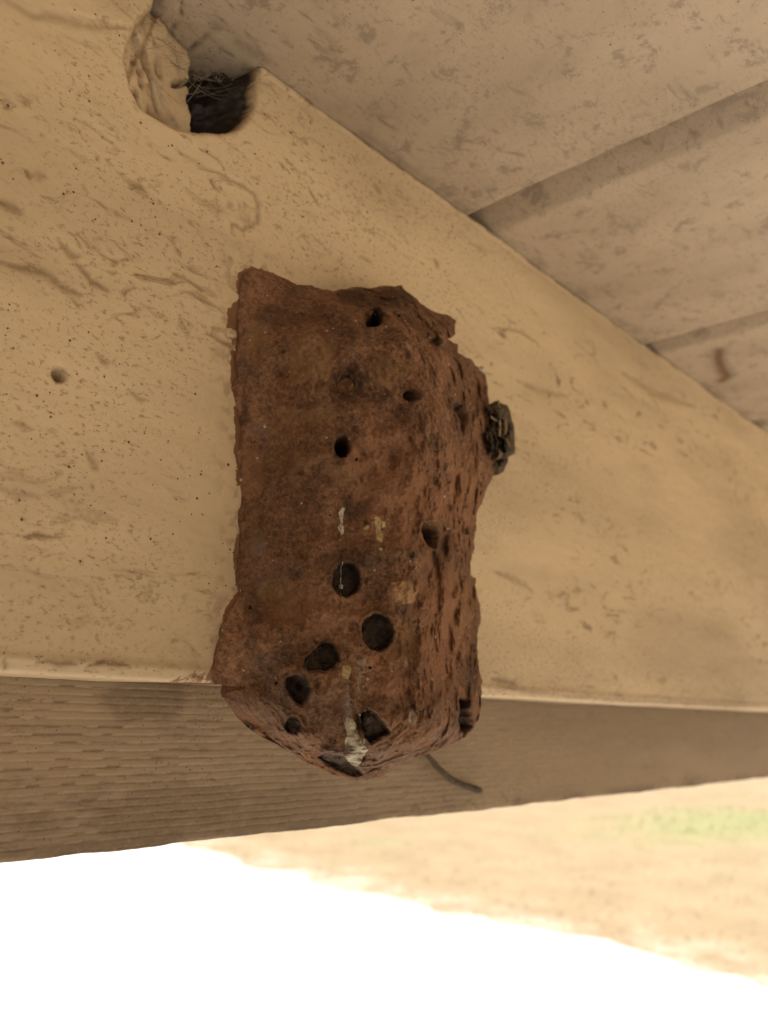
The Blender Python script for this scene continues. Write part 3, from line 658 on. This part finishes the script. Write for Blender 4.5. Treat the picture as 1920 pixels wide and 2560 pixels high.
def surf(px, py, lift=0.0):
    h, pit, _ = fields(px, py); a, b, c = ray(px, py); y = BY-h-lift
    t = 0.75*sstep(1060, 990, np.asarray(px, float)); n = np.sqrt(1+t*t)
    return np.stack([y*a/b+pit*t/n, y+pit/n, y*c/b], 1)
def nest_back(px, py, P):
    q = P.copy(); below = P[:, 2] < ZB+0.001
    d, _, _ = sdist(OUT, px, py)
    yb = np.where(below, np.minimum(0.222, P[:, 1]+0.0008+0.022*sstep(0, 60, d)), BY+0.0028)
    q[:, 1] = np.maximum(yb, P[:, 1]+0.0008)
    q[:, 0] += 0.0; return q
cache = {}
def A(name, fn):
    return fn
def a_shade_stain(px, py, P):
    s = fields(px, py)[2]  # painted pit shade first, then dark blots on the mud
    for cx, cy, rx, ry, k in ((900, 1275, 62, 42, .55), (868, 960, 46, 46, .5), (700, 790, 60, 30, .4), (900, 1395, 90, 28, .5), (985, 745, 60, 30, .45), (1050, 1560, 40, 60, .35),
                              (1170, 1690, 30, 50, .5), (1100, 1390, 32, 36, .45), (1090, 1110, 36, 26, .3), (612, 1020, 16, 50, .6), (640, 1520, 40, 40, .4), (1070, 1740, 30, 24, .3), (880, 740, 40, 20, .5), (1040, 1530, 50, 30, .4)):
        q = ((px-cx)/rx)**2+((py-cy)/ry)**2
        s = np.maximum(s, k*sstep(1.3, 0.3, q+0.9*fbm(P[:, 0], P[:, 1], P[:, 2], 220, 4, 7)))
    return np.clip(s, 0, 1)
def blot(lst, seed):
    def f(px, py, P):
        s = np.zeros(px.shape)
        for cx, cy, rx, ry, k in lst:
            q = ((px-cx)/rx)**2+((py-cy)/ry)**2
            s = np.maximum(s, k*sstep(1.25, 0.5, q+0.9*fbm(P[:, 0], P[:, 1], P[:, 2], 260, 4, seed)))
        return s
    return f
a_tan = blot([(770, 900, 70, 60, .5), (690, 1090, 30, 30, .3), (800, 1040, 60, 20, .5), (730, 1150, 80, 30, .35), (980, 930, 40, 40, .5), (860, 1180, 50, 20, .4), (700, 1480, 60, 40, .4), (1010, 1600, 40, 60, .4),
              (740, 1040, 50, 25, .45), (640, 860, 40, 60, .3), (1150, 1500, 30, 90, .35), (985, 1480, 14, 10, .4)], 8)
a_grey = blot([(645, 1360, 30, 36, .55), (650, 1440, 20, 40, .3), (720, 1860, 60, 40, .5), (640, 1790, 40, 50, .45), (830, 1760, 70, 60, .35), (950, 1890, 130, 40, .5), (1110, 1840, 60, 24, .4), (640, 1070, 24, 24, .4), (700, 1750, 50, 60, .3)], 9)
a_red = blot([(1000, 1260, 120, 110, .6), (960, 1140, 130, 60, .45), (1100, 1550, 70, 160, .5), (1150, 1250, 50, 90, .4), (1030, 1700, 110, 70, .4), (630, 1190, 30, 70, .4), (800, 1530, 120, 60, .35)], 10)

a_chalk = blot([(900, 1662, 18, 26, .85), (897, 1690, 8, 22, .75), (896, 1735, 10, 26, .85), (1032, 1792, 12, 26, .9), (1012, 1652, 10, 18, .7), (850, 1545, 30, 10, .45), (730, 1860, 60, 24, .42),
                (830, 1762, 50, 26, .42), (960, 1895, 110, 16, .5), (640, 1790, 22, 30, .4), (1110, 1848, 60, 12, .5), (870, 1540, 12, 14, .6), (655, 1565, 8, 5, .7), (1122, 1322, 6, 4, .9), (840, 1230, 30, 6, .55)], 12)
nb = np.array((*[float(v) for v in on_y(865, 1300)], 0)); nest_base = (float(nb[0]), BY, H+float(nb[1]))
nest = empty('mud_nest', nest_base)
tag(nest, 'lumpy reddish brown mud wasp nest full of dark holes, stuck to the cream beam', 'wasp nest')
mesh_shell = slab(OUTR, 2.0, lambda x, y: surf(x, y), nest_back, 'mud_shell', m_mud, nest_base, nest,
                  {'shade_stain': a_shade_stain, 'tan': a_tan, 'grey': a_grey, 'red': a_red, 'chalk': a_chalk})

def patch(name, poly, mat, th=0.4, parent=nest, base=nest_base, step=2.0, ramp_px=5.0, amp=0.25, seed=0, rg=1.5, sink=0.5, smoothpit=True):
    poly = rough(poly, 4, rg, 60+seed)
    def fr_(x, y):
        d, _, _ = sdist(poly, x, y); P = surf(x, y)
        t = th*sstep(-0.5, ramp_px, d)*(1+amp*2*fbm(P[:, 0], P[:, 1], P[:, 2], 500, 3, seed))
        P[:, 1] -= 0.001*t; return P
    def bk_(x, y, P):
        Q = surf(x, y); Q[:, 1] += 0.001*sink; return Q
    return slab(poly, step, fr_, bk_, name, mat, base, parent)

def shrink(poly, px):
    poly = np.asarray(poly, float); c = poly.mean(0); r = np.hypot(*(poly-c).T).mean()
    return c+(poly-c)*(1-px/r)
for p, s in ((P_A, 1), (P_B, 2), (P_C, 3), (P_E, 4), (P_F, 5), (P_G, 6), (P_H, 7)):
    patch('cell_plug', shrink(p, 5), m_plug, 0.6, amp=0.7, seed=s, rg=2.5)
patch('cell_cap', [(x-0, y) for x, y in ell(1005, 1480, 35, 31, 14, .5)], m_tan, 0.35, amp=0.9, seed=9, rg=6)['label'] = 'pale tan crumbly cap over a closed cell'
patch('cell_cap', ell(868, 960, 19, 22, 14, .3), m_orange, 0.7, amp=0.4, seed=10, rg=2)['label'] = 'orange brown cap with a pale rim'
a = np.linspace(0, 5.4, 26); ringp = np.stack([868+22*np.cos(a+2.2)*(1+.1*np.sin(5*a)), 960+25*np.sin(a+2.2)*(1+.08*np.cos(7*a))], 1)
def strand(name, pts, r, mat, lift=0.0003, sub=6, parent=nest, base=nest_base):
    pts = np.asarray(pts, float); t = np.linspace(0, len(pts)-1, (len(pts)-1)*sub+1)
    x = np.interp(t, np.arange(len(pts)), pts[:, 0]); y = np.interp(t, np.arange(len(pts)), pts[:, 1])
    P = surf(x, y); k = np.arange(len(P)); P[:, 1] -= lift
    rr = r*(0.8+0.5*noise(k*0.7, pts[0, 0], 0, 3))
    V, Fc = tube(P+at(base), rr, 6)
    return V, Fc
def strands(name, lst, mat, parent=nest):
    VV, FF = [], []
    for pts, r, lift in lst:
        V, Fc = strand(name, pts, r, mat, lift); o = len(VV); VV += V; FF += [tuple(q+o for q in f) for f in Fc]
    return mesh(name, VV, FF, mat, parent)
strands('cap_rim', [(ringp[:9], 0.00012, 0.0), (ringp[11:17], 0.0001, 0), (ringp[19:], 0.00013, 0)], m_tan)

SPL = [(856, 1265), (862, 1271), (861, 1283), (857, 1300), (859, 1318), (861, 1332), (853, 1340), (845, 1320), (851, 1308), (849, 1295), (846, 1283)]
YEL = [(936, 1291), (947, 1290), (952, 1301), (963, 1303), (964, 1318), (951, 1321), (957, 1337), (954, 1359), (941, 1347), (940, 1320), (935, 1303)]
patch('white_splash', SPL, m_white, 0.25, seed=11, step=1.5, ramp_px=2)
for k, p in enumerate((YEL, [(907, 1321), (919, 1311), (926, 1315), (917, 1327)], [(945, 1370), (956, 1368), (955, 1378), (948, 1375)])):
    patch('yellow_flake', p, m_yellow, 0.3, seed=12+k, step=1.5, ramp_px=2, rg=.8)
# the resin drip: upper bead, string, lower lump
patch('resin_bead', [(857, 1663), (876, 1663), (879, 1679), (869, 1704), (861, 1698), (854, 1690)], m_yellow, 0.8, seed=20, step=1.5, ramp_px=6, rg=1.2)
patch('resin_string', [(862, 1696), (871, 1696), (874, 1730), (876, 1770), (878, 1795), (860, 1795), (858, 1770), (864, 1735)], m_silk, 0.6, seed=21, step=1.5, ramp_px=4, rg=1.8)
patch('resin_drip', [(860, 1788), (876, 1790), (887, 1814), (896, 1838), (904, 1856), (912, 1848), (917, 1872), (910, 1889), (903, 1893), (896, 1916), (880, 1912), (864, 1893), (861, 1856), (867, 1837), (860, 1806)],
      m_resin, 2.0, seed=22, step=1.5, ramp_px=12, amp=.3, rg=1.6)
strands('pale_string', [([(853, 1405), (854, 1430), (853, 1450), (854, 1475), (853, 1494)], .00010, .0006), ([(853, 1458), (854, 1466)], .0006, .0006)], m_white)
strands('rim_silk', [([(764, 1672), (768, 1655), (782, 1638), (795, 1622), (815, 1612), (832, 1617)], .00010, .0002), ([(772, 1678), (800, 1676), (815, 1680), (836, 1668), (845, 1650)], .00008, .0002)], m_silk)
rg = np.random.default_rng(12); lst = []
for k in range(150):
    cx = rg.uniform(640, 1160); cy = rg.uniform(1700, 1925)
    if k > 135: cx = rg.uniform(610, 680); cy = rg.uniform(1020, 1100)
    if k < 60: cx = rg.uniform(640, 820); cy = 1740+(cx-640)*0.75+rg.uniform(-10, 60)
    L = rg.uniform(20, 65); an = rg.normal(0.45, 0.55) if cx < 900 else rg.normal(-0.25, 0.5)
    P0 = np.array([cx, cy]); pts = [P0]
    for q in range(4):
        an += rg.normal(0, 0.3); pts.append(pts[-1]+L/4*np.array([math.cos(an), math.sin(an)]))
    pts = np.array(pts); d, _, _ = sdist(OUT, pts[:, 0], pts[:, 1])
    if d.min() < 5: continue
    lst.append((pts, rg.uniform(.00003, .00008), .0001))
lst.append(([(800, 1882), (815, 1878), (840, 1878), (870, 1892), (900, 1918), (940, 1915), (990, 1895), (1040, 1878), (1090, 1868)], .00018, .0002))
lst.append(([(918, 1768), (941, 1781), (966, 1804), (979, 1829)], .00012, .0001))
tag(strands('silk_web', lst, m_silk), kind='stuff')
strands('hair', [([(1152, 1040), (1165, 1033), (1182, 1029)], .00012, .004)], m_plug)
# silk tuft on the upper right shoulder
patch('silk_tuft', [(1196, 922), (1204, 914), (1212, 920), (1214, 934), (1206, 930)], m_white, 1.2, seed=24, step=1.0, ramp_px=5, rg=1.5)

# ------------------------------------------------------------------ dark flaky clump on the nest's right flank
deb_base = (float(on_y(1255, 1090, .185)[0]), .185, H+float(on_y(1255, 1090, .185)[1]))
deb = empty('debris_clump', deb_base)
tag(deb, 'dark flaky clump of bark and straw bits clinging to the right side of the nest', 'debris')
def lump(name, poly, mat, yb, th, seed, rp=14, amp=.6, sc=350, rg_=2.0):
    poly = rough(poly, 4, rg_, seed)
    def f_(x, y):
        d, _, _ = sdist(poly, x, y); a, b, c = ray(x, y); yy = np.full(x.shape, yb)
        X, Z = yy*a/b, yy*c/b
        yy = yy-0.001*th*sstep(0, rp, d)*(1+amp*fbm(X, 0, Z, sc, 4, seed, .6))
        return np.stack([yy*a/b, yy, yy*c/b], 1)
    def b_(x, y, P):
        d, _, _ = sdist(poly, x, y); Q = P.copy(); Q[:, 1] = yb+0.0025+0.001*th*0.6*sstep(0, rp, d); return Q
    return slab(poly, 1.5, f_, b_, name, mat, deb_base, deb)
lump('bark_flake', [(1205, 1010), (1239, 1009), (1246, 1001), (1251, 1009), (1267, 1013), (1275, 1029), (1277, 1042), (1285, 1065), (1287, 1085), (1289, 1120), (1288, 1132), (1272, 1142), (1262, 1146), (1215, 1150), (1200, 1100)], m_bark, .188, 7, 301, amp=.9)
lump('bark_flake', [(1215, 1150), (1245, 1146), (1270, 1143), (1270, 1156), (1260, 1178), (1242, 1187), (1236, 1183), (1215, 1180)], m_bark, .190, 4, 302)
lump('husk', [(1228, 1022), (1240, 1012), (1262, 1014), (1274, 1030), (1270, 1048), (1254, 1058), (1236, 1050)], simple('olive_husk', (0.10, 0.075, 0.04), (0.05, 0.036, 0.02), 300), .1815, 3, 303)
lump('pale_pod', [(1238, 1122), (1250, 1120), (1256, 1132), (1250, 1146), (1240, 1150)], simple('pod_brown', (0.16, 0.1, 0.055), (0.1, 0.06, 0.035), 300), .182, 3, 304, 8, .2)
for k, (p, q, r) in enumerate((((1262, 1046), (1262, 1085), .0006), ((1247, 1050), (1250, 1090), .0005), ((1264, 1095), (1276, 1118), .0006), ((1246, 1001), (1250, 1018), .0003), ((1228, 1040), (1240, 1052), .0004))):
    P = []
    for t in np.linspace(0, 1, 6):
        x = p[0]+(q[0]-p[0])*t+2*math.sin(3*t+k); y = p[1]+(q[1]-p[1])*t; a, b, c = ray(x, y); yb = .1785; P.append((yb*a/b, yb, yb*c/b))
    V, Fc = tube(np.array(P)+at(deb_base), r, 6); mesh('straw', V, Fc, m_straw, deb)

# ------------------------------------------------------------------ thin twig under the beam behind the nest
P = []
for px_, py_, yb in ((1030, 1835, .232), (1066, 1885, .234), (1095, 1920, .2355), (1130, 1950, .2365), (1165, 1966, .238), (1200, 1976, .2395)):
    a, b, c = ray(px_, py_); P.append((yb*a/b, yb, yb*c/b))
P = np.array(P); t = np.linspace(0, 5, 26); P = np.stack([np.interp(t, np.arange(6), P[:, k]) for k in range(3)], 1)
P[1:-1] = (P[:-2]+P[1:-1]*2+P[2:])/4
tb = P.mean(0)+np.array([0, 0, H]); V, Fc = tube(P+at(tb), np.linspace(.0010, .0016, 26)*(1+.15*noise(np.arange(26)*.6, 0, 0, 5)), 8)
tw = mesh('twig', V, Fc, m_twig); tw.location = tb; tag(tw, 'thin dark curved twig poking out from behind the nest against the fascia', 'twig')
